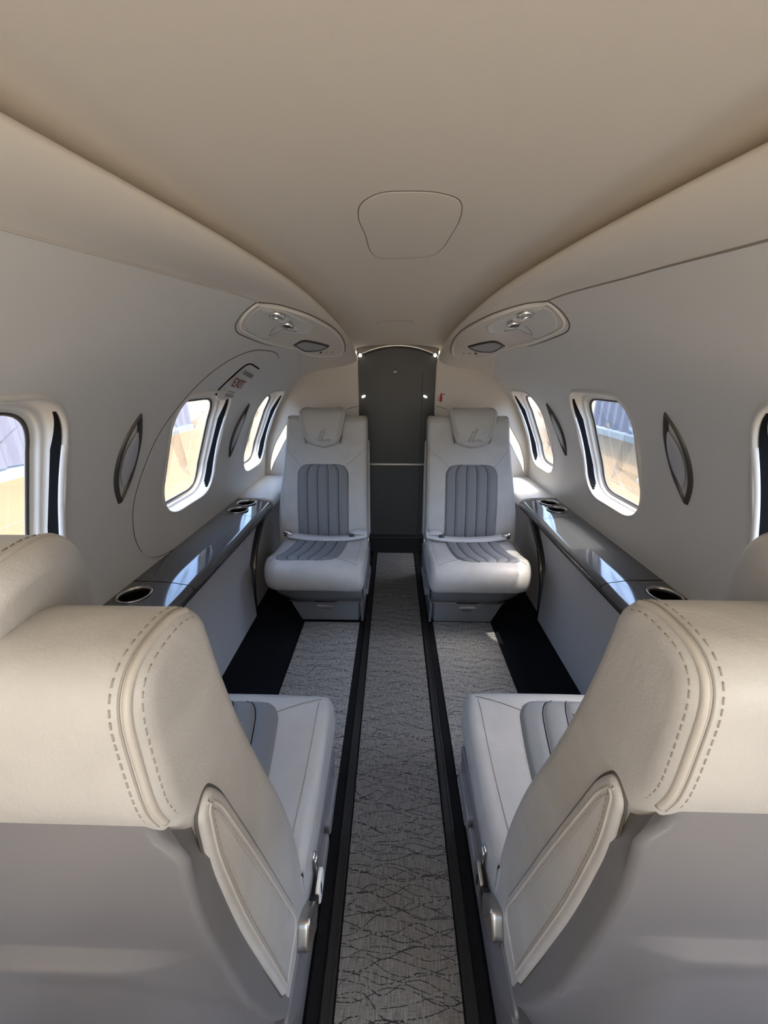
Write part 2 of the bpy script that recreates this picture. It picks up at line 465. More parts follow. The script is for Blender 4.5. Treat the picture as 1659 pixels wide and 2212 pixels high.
# narrow slot panel near the door
mb = MB(); mb.tube([(x, y, ceilz(x, y)) for x, y in catmull([(-.10,2.03),(-.095,1.99),(-.08,1.975),(.05,1.975),(.062,1.985),(.065,2.02)], 6, False)], .0012, 6)
tag(mb.build('ceiling_slot', M_print), 'thin slot outline in the ceiling above the aft door', 'slot')

# forward partition behind the viewer, with a doorway to the cockpit
for s in (-1, 1):
    g = MB(); g.box((s*.13,-.99,0), (s*.86,-.96,1.6)); struct(g.build('wall_fore', M_bulk, smooth=False))
# ------------------------------------------------------------------ floor
mb = MB(); mb.box((-.76,YF,-.03), (.76,2.5,0)); struct(mb.build('floor', M_navy, smooth=False))
def slab(name, m, a, b, label, cat, bev=.0015):
    g = MB(); g.box(a, b); return tag(g.build(name, m, smooth=False, bevel=bev), label, cat)
slab('aisle_runner', M_runner, (-.123,YF,-.001), (.123,2.37,.005), 'long grey woven carpet runner with dark wavy lines down the aisle', 'carpet')
slab('floor_mat', M_mat, (-.448,.67,-.001), (-.178,1.585,.006), 'light grey woven floor mat left of the aisle, beside the left navy floor carpet', 'mat')
slab('floor_mat', M_mat, (.180,.695,-.001), (.462,1.60,.006), 'light grey woven floor mat right of the aisle, sunlit at its far outer corner', 'mat')
for s, nm in ((-1, 'left'), (1, 'right')):
    g = MB(); g.box((s*.126,YF,-.001), (s*.150,2.37,.010)); g.box((s*.128,YF,.010), (s*.132,2.37,.013)); g.box((s*.144,YF,.010), (s*.148,2.37,.013))
    tag(g.build('seat_track', M_trackp, smooth=False), 'dark seat track strip along the %s edge of the aisle runner' % nm, 'track')
    g = MB(); g.box((s*.151,YF,-.001), (s*.1765,2.35,.006)); tag(g.build('carpet_strip', M_loop, smooth=False), 'narrow black looped carpet strip beside the %s seat track' % nm, 'carpet')
g = MB(); g.box((-.23,2.372,0), (.23,2.47,.118)); struct(g.build('trim_5', M_blk, smooth=False, bevel=.004))

# ------------------------------------------------------------------ aft bulkhead and door
def bulk_side(s):
    """outline in (x,z) of the bulkhead half, with a crescent opening"""
    g = MB(); out = [(.232,0.0)]
    out += [(.232, 1.18), (.232,1.24)]
    ptz = [sec(YA, k/20) for k in range(0, 41)]
    outer = [(x+.004, z) for x, z in ptz]
    # build as quads between door edge and outer wall
    rows = []
    zs = [0.0,.2,.4,.48]+[p[1] for p in reversed(outer)]
    zl = []
    for z in zs:
        if not zl or z > zl[-1]+.004: zl.append(z)
    def xo(z):
        if z <= .48: return .846
        best = .846
        lo = [p for p in outer]
        for a, b in zip(lo, lo[1:]):
            if min(a[1], b[1]) <= z <= max(a[1], b[1]) and abs(a[1]-b[1]) > 1e-6:
                k = (z-a[1])/(b[1]-a[1]); best = min(best, lerp(a[0], b[0], k)) if z > 1.19 else lerp(a[0], b[0], k); 
        return max(best, .2325)
    for z in zl:
        rows.append([(s*lerp(.232, xo(z), k/10), YA, z) for k in range(11)])
    front = rows
    back = [[(x, YA+.02, z) for x, y, z in r] for r in rows]
    g.grid(front); g.grid(back)
    nb = len(rows)
    g.grid([[rows[i][0] for i in range(nb)], [back[i][0] for i in range(nb)]])
    g.grid([[rows[i][-1] for i in range(nb)], [back[i][-1] for i in range(nb)]])
    g.grid([[p for p in rows[0]], [p for p in back[0]]]); g.grid([[p for p in rows[-1]], [p for p in back[-1]]])
    return g
CRES = [(.662,.885),(.692,.848),(.734,.786),(.772,.722),(.803,.633),(.812,.556),(.782,.618),(.744,.681),(.705,.748),(.668,.80),(.648,.84)]  # crescents built in place of window reflections on the glossy bulkhead
for i, s in enumerate((-1, 1)):
    ob = bulk_side(s).build('wall_aft' , M_bulk, smooth=False)
    ol = catmull(CRES, 6)
    cb = MB(); cb.loft([[(s*x, YA-.05, z) for x, z in ol], [(s*x, YA+.1, z) for x, z in ol]]); boolean(ob, cb.build('cutter', M_wall))
    struct(ob)
    g = MB(); g.loft([[(s*x, YA-.001, z) for x, z in inset(ol, -.003)], [(s*x, YA-.003, z) for x, z in ol], [(s*x, YA+.02, z) for x, z in inset(ol, .002)]], True, False)
    fr = struct(g.build('window_%d' % (9+i), M_bulk))  # added frame round the stand-in for a reflection, no real window
    g = MB(); r_ = g.ring([(s*x, YA+.012, z) for x, z in ol]); g.f.append(tuple(r_)); g.build('glint_pane', M_glint, fr)
# door: dark panel, crossbar, knob
dr = MB(); dr.loft([[(x, y, z) for x, z in [(-.245,.0),(.245,.0),(.245,1.22)]+[(.245*math.cos(a), 1.22+.085*math.sin(a)) for a in [PI*k/24 for k in range(1, 24)]]+[(-.245,1.22)]] for y in (2.425, 2.45)])
door = struct(dr.build('door_1', M_door, smooth=False))
g = MB(); g.box((-.232,2.412,.600), (.232,2.425,.612)); g.build('crossbar', M_satin, door, bevel=.002, smooth=False)
g = MB(); g.lathe([(0,.0),(.011,.0),(.012,-.004),(.012,-.010),(.007,-.014),(0,-.0145)], (-.012,2.424,1.163), (0,1,0), 24); g.build('door_knob', M_satin, door)
g = MB(); g.tube([(.150,2.4247,.02+.06*k) for k in range(20)], .0009, 5); g.build('panel_joint', M_gap, door)
for x, a in ((-.203,.5), (.170,-.5)):  # emissive ovals painted in for the bright glints on the door
    g = MB(); u = Vector((math.cos(a),0,math.sin(a))); w = Vector((-math.sin(a),0,math.cos(a)))
    c = Vector((x,2.4225,1.022))
    r0 = [c+u*.012*math.cos(q)+w*.0055*math.sin(q) for q in [2*PI*k/24 for k in range(24)]]
    g.loft([[p+Vector((0,.003,0)) for p in r0], r0, [c+(p-c)*.8+Vector((0,-.002,0)) for p in r0]])
    g.build('door_glint', M_glow, door)
# arched chrome trim over the door, small emissive tips for bright glints at both ends
def arc(r, dz=0): return [(-.236+.472*k/40, 2.40, 1.243+dz+.056*(1-(abs(k/20-1))**2)) for k in range(41)]
g = MB()
rows = []
for x, y, z in arc(0): rows.append([(x,y-.012,z+.010),(x,y-.014,z+.004),(x,y-.012,z-.001),(x,y-.004,z-.006),(x,y+.02,z-.008),(x,y+.02,z+.05),(x,y-.010,z+.05)])
g.loft(rows, True, True); arch = struct(g.build('trim_6', M_satin))
for s in (-1, 1):
    g = MB(); g.lathe([(0,0),(.006,.001),(.009,.004),(.009,.016),(.004,.019),(0,.0195)], (s*.224,2.394,1.246), (-s*.75,-.15,.62), 16); g.build('arch_glow_tip', M_glow, arch)
g = MB(); g.box((.226,2.392,.92), (.233,2.41,1.21)); struct(g.build('trim_7', M_bulk, smooth=False, bevel=.001))
# latch step in the bulkhead panel edge beside each headrest
for s, n_ in ((-1, 8), (1, 9)):
    g = MB(); g.tube([(s*.226,2.399,.955),(s*.235,2.3985,.967),(s*.262,2.3985,.962),(s*.30,2.3985,.95)], .0018, 6); struct(g.build('trim_%d' % n_, M_print))

# extinguisher placard
def flat_text(body, size, name, m, parent, origin, ex, ey, off=0.0, shear=0.0, extrude=.0006, spacing=1.0):
    cu = bpy.data.curves.new('txt', 'FONT'); cu.body = body; cu.size = size; cu.extrude = extrude; cu.align_x = 'CENTER'; cu.align_y = 'CENTER'; cu.shear = shear; cu.space_character = spacing
    to = bpy.data.objects.new('txt', cu); C.objects.link(to)
    dg = bpy.context.evaluated_depsgraph_get(); me = bpy.data.meshes.new_from_object(to.evaluated_get(dg)); me.name = name
    bpy.data.objects.remove(to); bpy.data.curves.remove(cu)
    ex = Vector(ex).normalized(); ey = Vector(ey); ey = (ey-ex*ey.dot(ex)).normalized(); ez = ex.cross(ey)
    base = Vector(origin)-(world_loc(parent) if parent else Vector((0,0,0)))
    for v in me.vertices: v.co = base+ex*v.co.x+ey*v.co.y+ez*(v.co.z+off)
    me.materials.clear(); me.materials.append(m)
    o = bpy.data.objects.new(name, me); C.objects.link(o)
    if parent: o.parent = parent
    return o
sg = thing('extinguisher_sign', (.262,2.398,1.02), 'red fire extinguisher symbol with arrow on the cream bulkhead right of the door', 'sign')
def q2(name, pts, parent, m, y=2.3985):
    g = MB(); g.loft([[(x, yy, z) for x, z in pts] for yy in (y, y+.0012)]); return g.build(name, m, parent, smooth=False)
q2('bottle', rp([(.254,.994,.002),(.270,.994,.002),(.270,1.030,.007),(.254,1.030,.007)], 4), sg, M_red)
q2('valve', [(.257,1.029),(.267,1.029),(.267,1.034),(.284,1.034),(.284,1.039),(.266,1.039),(.264,1.044),(.260,1.044)], sg, M_red)
q2('arrow', [(.2445,1.030),(.2465,1.030),(.2465,1.006),(.249,1.006),(.2455,.997),(.242,1.006),(.2445,1.006)], sg, M_red)

# ------------------------------------------------------------------ things on the walls
def almond(y, zc, hz, wy):
    pts = []
    for k in range(48):
        a = 2*PI*k/48; v = math.sin(a); w = math.cos(a)
        pts.append((y+wy*w*abs(w)**.25*(1-.55*abs(v)**3)*1.0+v*.022, zc+hz*v))
    return pts
def wpt(s, y, z, off):
    b = bf(y); x = wallx(y, z); nx, nz = x/(A_W*A_W), (z-Z0)/(b*b); L = math.hypot(nx, nz)
    return Vector((s*(x-nx/L*off), y, z-nz/L*off))
def wall_lamp(s, y, zc, hz, wy, label):
    base = wpt(s, y, zc, 0)
    r = thing('wall_lamp', base, label, 'lamp', None)
    ol = almond(y, zc, hz, wy); g = MB()
    def R(k, o): return [wpt(s, y+(a-y)*k, zc+(b-zc)*(1-(1-k)*.35), o) for a, b in ol]
    g.loft([R(1.12,-.001), R(1.05,.004), R(.95,.0075), R(.80,.006), R(.66,.001)], True, False)
    g.build('bezel', M_fin, r)
    g = MB(); rg = [[wpt(s, y+(a-y)*k+.007, zc-.002+(b-zc)*(.74-(1-k)*.4), o) for a, b in ol] for k, o in ((.74,.0045), (.6,.0065), (.3,.0075), (.1,.008))]
    q = g.loft(rg, True, False); g.f.append(tuple(q[-1])); g.build('lens', M_lightlens, r)
wall_lamp(-1, 1.045, .925, .120, .040, 'dark almond-shaped wall lamp between the nearest left window and the exit hatch')
wall_lamp(-1, 1.812, .90, .118, .036, 'thin dark almond-shaped wall lamp between the two farther left windows')
wall_lamp(1, 1.060, .93, .120, .040, 'almond-shaped wall lamp with bronze glint near the right edge of the photo')
wall_lamp(1, 1.843, .905, .115, .036, 'thin dark almond-shaped wall lamp between the two farther right windows')

# emergency exit: oval seam and raised handle cover
HT = catmull([(1.82,1.135),(1.79,1.115),(1.72,1.112),(1.62,1.138),(1.53,1.175),(1.42,1.25),(1.32,1.34),(1.24,1.43),(1.175,1.51),(1.125,1.61),(1.092,1.69),(1.082,1.76),(1.090,1.83),(1.125,1.895),(1.18,1.93),(1.27,1.948),(1.38,1.953)], 6, False)
g = MB(); g.tube([P(-1, y, t, .0002) for y, t in HT], .0016, 6); hx_ = struct(g.build('door_2', M_seam))
g = MB(); g.tube([P(-1, y+.0035, t+.004, .0004) for y, t in HT], .0024, 6); g.build('rolled_edge', M_wall, hx_)
ec = thing('exit_handle_cover', P(-1,1.58,1.31), 'small white exit handle cover with red EXIT lettering above the middle left window', 'exit sign')
EO = rp([(1.463,1.375,.02),(1.49,1.345,.03),(1.575,1.232,.03),(1.61,1.218,.02),(1.715,1.218,.012),(1.70,1.28,.03),(1.655,1.366,.03),(1.56,1.405,.03),(1.49,1.40,.02)], 5)
g = MB(); patch(g, -1, EO, (-.001,.006,.008,.0085,.0085,.0085), (1.0,.99,.95,.8,.5,.2)); g.build('cover', M_white, ec)
g = MB(); top = [p for p in EO[2:24]]; g.tube([P(-1, y-.003, t-.002, .0012) for y, t in EO[0:26]], .0035, 6); g.build('finger_gap', M_gap, ec)
def frame(s, y, t):
    o = P(s, y, t); ex = (P(s, y+.02, t)-P(s, y-.02, t)).normalized(); ey = (P(s, y, t-.03)-P(s, y, t+.03)).normalized()
    return o, ex, ey
o, ex, ey = frame(-1, 1.590, 1.318); nrm = ex.cross(ey)
flat_text('EXIT', .056, 'exit_lettering', M_exit, ec, o+nrm*.0092, ex, ey, spacing=.95)
for (yy, tt, wy, hz) in ((1.628,1.262,.050,.009), (1.565,1.358,.032,.0014), (1.560,1.376,.038,.0085)):
    o, ex, ey = frame(-1, yy, tt); g = MB(); nn = ex.cross(ey)
    pts = [o+ex*a*wy+ey*b*hz+nn*.0092 for a, b in ((-1,-1),(1,-1),(1,1),(-1,1))]
    if hz < .005 or wy > .045: g.loft([pts, [p+nn*.0006 for p in pts]])
    else:
        for k in range(9):
            for j in (-1, 0, 1):
                c = o+ex*(-wy+2*wy*(k+.5)/9)+ey*j*hz*.62+nn*.0092; w = wy*.085
                q = [c+ex*a*w+ey*b*hz*.2 for a, b in ((-1,-1),(1,-1),(1,1),(-1,1))]; g.loft([q, [p+nn*.0006 for p in q]])
    g.build('placard', M_print, ec, smooth=False)

# overhead service units
def service_panel(s, dy, label):
    U = [(1.35,.93),(1.318,1.02),(1.314,1.07),(1.332,1.11),(1.39,1.13),(1.54,1.12),(1.70,1.08),(1.88,1.00),(2.03,.78),(2.12,.50),(2.15,.29),(2.05,.18),(1.88,.13),(1.67,.19),(1.50,.36),(1.40,.64)]
    U = [(y+dy*(y-1.35)/.8, t) for y, t in U]
    r = thing('overhead_service_panel', P(s,1.6,.9), label, 'overhead panel')
    g = MB(); ol = catmull(U, 7)
    patch(g, s, ol, (-.002,.005,.010,.0105,.0085,.0085,.0085,.0085), (1.0,1.0,.985,.965,.95,.7,.4,.15)); g.build('housing', M_val, r)
    g = MB(); g.tube([P(s, y, t, .0005) for y, t in [(1.7+(y-1.7)*1.006, .7+(t-.7)*1.01) for y, t in ol]], .0022, 6, True); g.build('shadow_gap', M_seam, r)
    g = MB(); g.tube([P(s, y, t, .0085) for y, t in [(1.7+(y-1.7)*.972, .68+(t-.68)*.955) for y, t in ol]], .0042, 8, True); g.build('highlight_rim', M_white, r)  # whiter tube puts the rim highlight into the colour
    # raised forward pad carrying the lamp and the vent
    g = MB(); pad = rp([(1.355,.95,.03),(1.345,1.06,.04),(1.40,1.105,.04),(1.56,1.10,.05),(1.66,.96,.06),(1.69,.58,.08),(1.60,.44,.05),(1.43,.70,.05)], 6)
    patch(g, s, pad, (.008,.0145,.0145,.010,.0095,.0095), (1,.985,.95,.90,.5,.2)); g.build('lamp_pad', M_wall, r)
    for (yy, tt, ry, rt, nm) in ((1.448,.90,.075,.052,'reading_lamp'), (1.560,.885,.070,.048,'air_vent')):
        rim = oval(yy, tt, ry, rt, 40, -1.3)
        g = MB(); patch(g, s, rim, (.0095,.0140,.0140,.0105,.0100,.0100), (1.0,.95,.89,.78,.5,.2)); d = g.build(nm, M_white, r)
        c = P(s, yy-.006, tt, .011); nn = (P(s, yy, tt, .02)-P(s, yy, tt, .0)).normalized()
        tilt = (nn+Vector((0,-.25,0))).normalized()
        g = MB(); rad = .029 if nm == 'reading_lamp' else .024
        g.lathe([(rad,.0),(rad,.010),(rad-.002,.012),(rad-.005,.0115),(rad-.0055,.004)], c, tilt, 28); g.build('chrome_ring', M_chrome, d)
        g = MB()
        if nm == 'air_vent': g.lathe([(rad-.0055,.004),(rad-.009,.009),(rad*.3,.0118),(0,.012)], c, tilt, 28); g.build('vent_ball', M_blk, d)
        else:
            g.lathe([(rad-.0055,.004),(rad-.012,.006),(0,.007)], c, tilt, 28); g.build('lamp_lens', M_lens, d)
    g = MB(); bt = oval(1.405,.83,.020,.016,20,-1.3); patch(g, s, bt, (.012,.0145,.014,.014), (1,.9,.6,.2)); g.build('push_button', M_val, r)
    # flush flap outline
    g = MB(); g.tube([P(s, y, t, .0125) for y, t in catmull([(1.535,1.02),(1.545,1.055),(1.565,1.06),(1.60,1.00),(1.64,.86),(1.635,.82),(1.61,.80)], 5, False)], .0011, 6); g.build('flap_seam', M_print, r)
    # leaf shaped speaker lens
    lf = rp([(y_+dy*.5, t_, r_) for y_, t_, r_ in ((1.795,1.00,.01),(1.765,.80,.12),(1.84,.58,.10),(1.925,.44,.02),(1.955,.62,.14),(1.91,.88,.12))], 8)
    g = MB(); patch(g, s, lf, (.0085,.0165,.0155,.008), (1.07,1.03,.97,.95), True); sp = g.build('lens_bezel', M_fin, r)
    g = MB(); patch(g, s, lf, (.0135,.0140,.0142,.0142), (.97,.8,.5,.2)); g.build('lens', M_lens, sp)
    for yy, tt in ((1.74,.55), (1.80,1.02), (1.84,1.00), (1.70,.66)):
        g = MB(); patch(g, s, oval(yy+dy*.4, tt, .009, .012, 16), (.0085,.0105,.0105), (1,.7,.2)); g.build('indicator', M_white, r)
    o = P(s, 2.035+dy*.8, .5, .0095)
    for k in range(3):
        g = MB(); patch(g, s, oval(2.00+dy*.8+.022*k, .62-.09*k, .007, .022, 14), (.0085,.0125,.012), (1,.8,.3)); g.build('jack', (M_blk, M_chrome, M_chrome)[k], r)
service_panel(-1, 0.0, 'cream overhead panel with air vent and grey lens, above the red EXIT lettering')
service_panel(1, .03, 'cream overhead panel with air vent and grey lens, on the right wall')

# ------------------------------------------------------------------ side consoles
def console(s, y_near, cups, label):
    r = thing('side_console', (s*.74, 1.1, 0), label, 'console')
    def sect(y): return [(s*x, y, z) for x, z in rp([(.858,.500,0),(.858,.534,.002),(.730,.531,.012),(.662,.520,.010),(.646,.505,.010),(.655,.486,.006),(.690,.474,.004),(.74,.470,0)], 4)]
    def piece(name, y0, y1, m, holes=()):
        g = MB(); n = max(2, int((y1-y0)/.02)); g.loft([sect(y0+(y1-y0)*k/n) for k in range(n+1)])
        ob = g.build(name, m, r, angle=.5)
        for (cx, cy) in holes:
            k = MB(); o = Vector((s*cx, cy, .45)); k.lathe([(0,.0),(.0435,.0),(.0435,.2),(0,.2)], o, (0,0,1), 48)
            cut = k.build('cutter', m); cut.location = (0,0,0)
            # bring the part into world coordinates while cutting
            pl = world_loc(r); cut.data.transform(Matrix.Translation(-pl)); ob.parent = None; bpy.context.view_layer.update()
            boolean(ob, cut); ob.parent = r
        for p in ob.data.polygons: p.use_smooth = True
        if holes:
            bm = bmesh.new(); bm.from_mesh(ob.data)
            for e in bm.edges:
                if len(e.link_faces) == 2 and e.calc_face_angle(0) > .5: e.smooth = False
            bm.to_mesh(ob.data); bm.free()
        return ob
    c0, c1, c2 = cups
    a, b = y_near, y_near+.012
    m1 = piece('cup_module', -.2, y_near, M_consoletop, [c0])
    lid = piece('console_lid', y_near+.003, 1.668, M_consoletop)
    m2 = piece('cup_module', 1.671, c2[1]+.062, M_consoletop, [c1, c2])
    for mod, cs in ((m1, [c0]), (m2, [c1, c2])):
        for cx, cy in cs:
            g = MB(); o = Vector((s*cx, cy, .531))
            g.lathe([(.0435,-.004),(.0470,.0005),(.0485,.0030),(.0475,.0052),(.0445,.0058),(.0415,.0035),(.0405,-.002),(.0405,-.008)], o, (0,0,1), 48)
            ch = g.build('cup_holder', M_satin, mod)
            g = MB(); g.lathe([(.0412,-.004),(.040,-.03),(.038,-.060),(0,-.061)], o, (0,0,1), 40); g.build('cup_well', M_gap, ch)
    g = MB(); g.tube([(s*x, y_near+.0015, z-.0008) for x, z in [(.846,.534),(.745,.532),(.722,.530),(.668,.521),(.652,.511),(.647,.503)]], .0018, 6); g.build('joint', M_gap, r)
    # leather pad beyond the cup holders
    g = MB(); rows = []
    for k in range(25):
        y = c2[1]+.064+(2.398-c2[1]-.064)*k/24; e = sm(k/3)
        rows.append([(s*x, y, z) for x, z in rp([(.858,.49,0),(.858,.537,.006),(.70,.537,.03),(.652-.0*e,.522,.03),(.648,.486,.012),(.69,.47,.004)], 5)])
    g.loft(rows); g.build('arm_pad', M_pad, r)
    # underside trim, glossy
    g = MB(); g.loft([[(s*x, y, z) for x, z in rp([(.66,.492,.004),(.664,.470,.006),(.688,.452,.006),(.715,.446,0),(.74,.475,0)], 4)] for y in [-.2+(2.0+.2)*k/40 for k in range(41)]]); g.build('edge_trim', M_nose, r, angle=.6)
    # lower side panel with its far edge, curved strip, alcove panel
    g = MB(); g.box((s*.703,-.2,.0), (s*.720,1.635,.452)); g.build('lower_panel', M_panel, r, smooth=False, bevel=.002)
    g = MB(); pth = catmull([(2.36,.478),(2.15,.470),(1.98,.440),(1.86,.385),(1.755,.305),(1.69,.215),(1.665,.12),(1.655,0.0)], 8, False)
    rows = []
    for i, (y, z) in enumerate(pth):
        a_ = Vector(pth[max(0, i-1)]); b_ = Vector(pth[min(len(pth)-1, i+1)]); t = (b_-a_).normalized(); n2 = Vector((-t.y, t.x)); w = lerp(.05, .022, min(1, i/40))
        if n2.x > 0: n2 = -n2
        p0 = (y, z); p1 = (y+n2.x*w*1.0, z+n2.y*w)
        p1 = (min(p1[0], 9), p1[1]+ (w*.0))
        rows.append([(s*.706,p0[0],p0[1]), (s*.700,lerp(p0[0],p1[0],.3),lerp(p0[1],p1[1],.3)), (s*.700,lerp(p0[0],p1[0],.8),lerp(p0[1],p1[1],.8)), (s*.712,p1[0],p1[1]), (s*.735,p1[0],p1[1]), (s*.735,p0[0],p0[1])])
    g.loft(rows); g.build('alcove_strip', M_nose, r, angle=.8)
    g = MB(); g.box((s*.726,1.636,.0), (s*.742,2.398,.482)); g.build('alcove_panel', M_panel2, r, smooth=False)
console(-1, 1.050, ((-.786*-1,.974), (.765,1.729), (.765,1.838)), 'glossy charcoal side console with three cup holders along the left wall')
console(1, 1.095, ((.790,1.010), (.774,1.775), (.776,1.880)), 'glossy charcoal side console with three cup holders along the right wall')

# ------------------------------------------------------------------ seats
LF = [(.19,-.035),(.24,0.0),(.34,.005),(.46,-.011),(.58,-.040),(.70,-.080),(.80,-.110),(.88,-.130),(.935,-.140)]
def lfront(z): return interp(LF, z)
TOP = [(-.03,.338),(.05,.334),(.14,.335),(.22,.344),(.29,.358),(.325,.360),(.36,.346),(.382,.322)]
def ztop(l): return interp(TOP, l)

def make_seat(side, y0, d, dx, label, hr_up=0.0, near=False, belt='near'):
    def M(X, L, Z): return Vector((side*X, y0+d*L, Z))
    xc = .404+dx
    r = thing('passenger_seat', M(xc, .05, 0), label, 'seat', None)
    def xin(z): return .170+dx+.004*sm((z-.3)/.6)
    def xout(z): return .645+dx-.052*sm((z-.3)/.65)
    def xm(u, z): return lerp(xin(z), xout(z), u)
    W = .45
    # ---- cushion
    def cprof(u):
        x = u*.455; R1, R2 = .030, .10
        def cut(dd, R): return R-math.sqrt(max(0, R*R-(R-dd)**2)) if dd < R else 0
        k = (.39-cut(max(0,x), R1)-cut(max(0,.455-x), R2))/.39
        crown = .006*math.sin(PI*min(1, max(0, u)))
        pts = [(l*k if l > 0 else l, ztop(l)+crown) for l in [-.03+.35*i/16 for i in range(17)]]
        fr = catmull([(.32,.3605),(.350,.352),(.376,.332),(.389,.300),(.387,.265),(.370,.236),(.335,.222)], 4, False)[1:]
        pts += [(l*k, z+crown*(1-i/len(fr))) for i, (l, z) in enumerate(fr)]
        pts += [(.20*k,.214), (.05*k,.208), (-.03,.208)]
        return pts
    def xcu(u, z): return .170+dx+.460*u-.004*math.sin(PI*min(1,max(0,(z-.2)/.16)))*(1-2*u)
    g = MB(); xloft(g, cprof, xcu, M, .020, .045, .46, 12); cu = g.build('seat_cushion', M_leather, r)
    def insert_grid(name, rows_, parent, m=M_insert):
        g = MB(); g.grid(rows_); return g.build(name, m, parent)
    nu, nv = 61, 40
    def chan(u):                                   # five padded channels
        f = (u*5) % 1.0 if u < 1 else 1.0; return .0075*(1-abs(2*f-1)**4)
    rows = []; hw = .134; edge_path = []
    L1 = .325
    for j in range(nv+1):
        l = -.025+(L1+.025)*j/nv; q = L1-l; rr = .055
        w = hw-(rr-math.sqrt(max(0, rr*rr-(rr-q)**2)) if q < rr else 0); row = []
        fl = .045*(max(0, l)/.3)**1.6
        for i in range(nu):
            u = i/(nu-1); X = xc-.004+fl*.8+(2*u-1)*(w+fl*.25)
            e = min(1, min(i, nu-1-i)/2, (nv-j)/1.5)
            row.append(M(X, l, ztop(l)+.006*math.sin(PI*min(1,max(0,(X-.17-dx)/.46)))-.002+(.004+chan(u))*min(1,e)))
        rows.append(row)
    ins = insert_grid('cushion_insert', rows, cu)
    g = MB(); bp = [rw[0] for rw in rows]+rows[-1]+[rw[-1] for rw in reversed(rows)]
    g.tube(bp, .0018, 5); g.build('insert_seam', M_thread, ins)
    g = MB()
    for c in range(1, 5):
        i = round(c*(nu-1)/5); g.tube([rw[i]+Vector((0,0,.0012)) for rw in rows], .0011, 4)
    g.build('channel_stitching', M_gap, ins)
    # corner seams and double seam along the aisle edge
    g = MB()
    def ctop(X, l): return M(X, l, ztop(l)+.006*math.sin(PI*min(1,max(0,(X-.17-dx)/.46)))+.0006)
    def cseam(a, b, n=14): return [ctop(lerp(a[0], b[0], k/n), lerp(a[1], b[1], k/n)) for k in range(n+1)]
    g.tube(cseam((xc-.105,.295), (.197+dx,.345)), .0010, 5); g.build('seam_line', M_thread, cu)
    g = MB(); g.tube(cseam((xc+.165,.295), (.590+dx,.335)), .0010, 5); g.build('seam_line', M_thread, cu)
    for o in (.019, .030):
        g = MB(); g.tube([ctop(.170+dx+o, l)-Vector((0,0,.006*(1-(o-.019)/.011))) for l in [-.02+.35*k/20 for k in range(21)]], .0009, 5); g.build('seam_line', M_thread, cu)
    ts = 0.0 if near else .034
    # ---- backrest
    bpr = [(-.140,.935),(-.1295,.88),(-.110,.80),(-.080,.70),(-.040,.58),(-.011,.46),(.004,.36),(.006,.30),(-.002,.235),(-.030,.180),(-.07,.175),(-.14,.235),(-.150,.31),(-.175,.45),(-.207,.624),(-.223,.76),(-.226,.798),(-.238,.826),(-.247,.860),(-.248,.91),(-.246,.945),(-.236,.966),(-.215,.977),(-.180,.9785),(-.158,.970),(-.145,.955)]
    bps = [(l, z-ts*sm((z-.76)/.18)) for l, z in catmull(bpr, 4)]
    def bprof(u):
        k = .05*sm((min(u, 1-u)-.03)/.06)
        return [(l+(k*sm((.83-z)/.04)*sm((z-.16)/.05) if l < lfront(z)-.05 else 0), z) for l, z in bps]
    g = MB(); xloft(g, bprof, xm, M, .020, .024, W, 24); bk = g.build('backrest', M_leather, r)
    rows = []; zb, zt = .305, .715
    for j in range(nv+1):
        z = zb+(zt-zb)*j/nv; q = zt-z; rr = .06
        w = .135-(rr-math.sqrt(max(0, rr*rr-(rr-q)**2)) if q < rr else 0); row = []
        for i in range(nu):
            u = i/(nu-1); X = xc-.004+(2*u-1)*w; e = min(1, min(i, nu-1-i)/2, (nv-j)/1.5)
            row.append(M(X, lfront(z)-.002+(.004+chan(u))*e, z))
        rows.append(row)
    bi = insert_grid('back_insert', rows, bk)
    g = MB(); bp = [rw[0] for rw in rows]+rows[-1]+[rw[-1] for rw in reversed(rows)]; g.tube(bp, .0020, 5); g.build('insert_seam', M_thread, bi)
    g = MB()
    for c in range(1, 5):
        i = round(c*(nu-1)/5); g.tube([rw[i]+Vector((0,d*.0012,0)) for rw in rows], .0011, 4)
    g.build('channel_stitching', M_gap, bi)
    for a, b in (((xc-.118,.70), (xin(.79)+.006,.79)), ((xc+.11,.70), (xout(.79)-.008,.79))):
        g = MB(); g.tube([M(lerp(a[0],b[0],k/12), lfront(lerp(a[1],b[1],k/12))+.0006-.004*(k/12)**6, lerp(a[1],b[1],k/12)) for k in range(13)], .0010, 5); g.build('seam_line', M_thread, bk)
    # piping and stitches where the wrapped top meets the side
    pp = [(l, z-ts*sm((z-.76)/.18)) for l, z in catmull([(-.160,.9715),(-.180,.9785),(-.215,.977),(-.236,.966),(-.246,.945),(-.248,.91),(-.247,.862),(-.240,.834)], 6, False)]
    for inner in (True, False):
        def at(o, dn):
            q = []
            for i, (l, z) in enumerate(pp):
                a_ = Vector(pp[max(0, i-1)]); b_ = Vector(pp[min(len(pp)-1, i+1)]); t = (b_-a_).normalized(); n2 = Vector((-t.y, t.x))
                if n2.dot(Vector((l+.19, z-.88))) < 0: n2 = -n2
                X = xin(z)+o if inner else xout(z)-o
                q.append(M(X, l+n2.x*dn, z+n2.y*dn))
            return q
        g = MB(); g.tube(at(.010, -.0036), .0032, 8); pi_ = g.build('piping', M_pipe, bk)
        g = MB(); tg = MB(); tg.tube(at(.0136, -.0006), .0009, 6); tg.build('groove', M_thread, pi_); dashes(g, at(.0190, .0001), .0007, .0042, .0026); dashes(g, at(.0036, -.0086), .0007, .0042, .0026); g.build('stitches', M_thread, pi_)
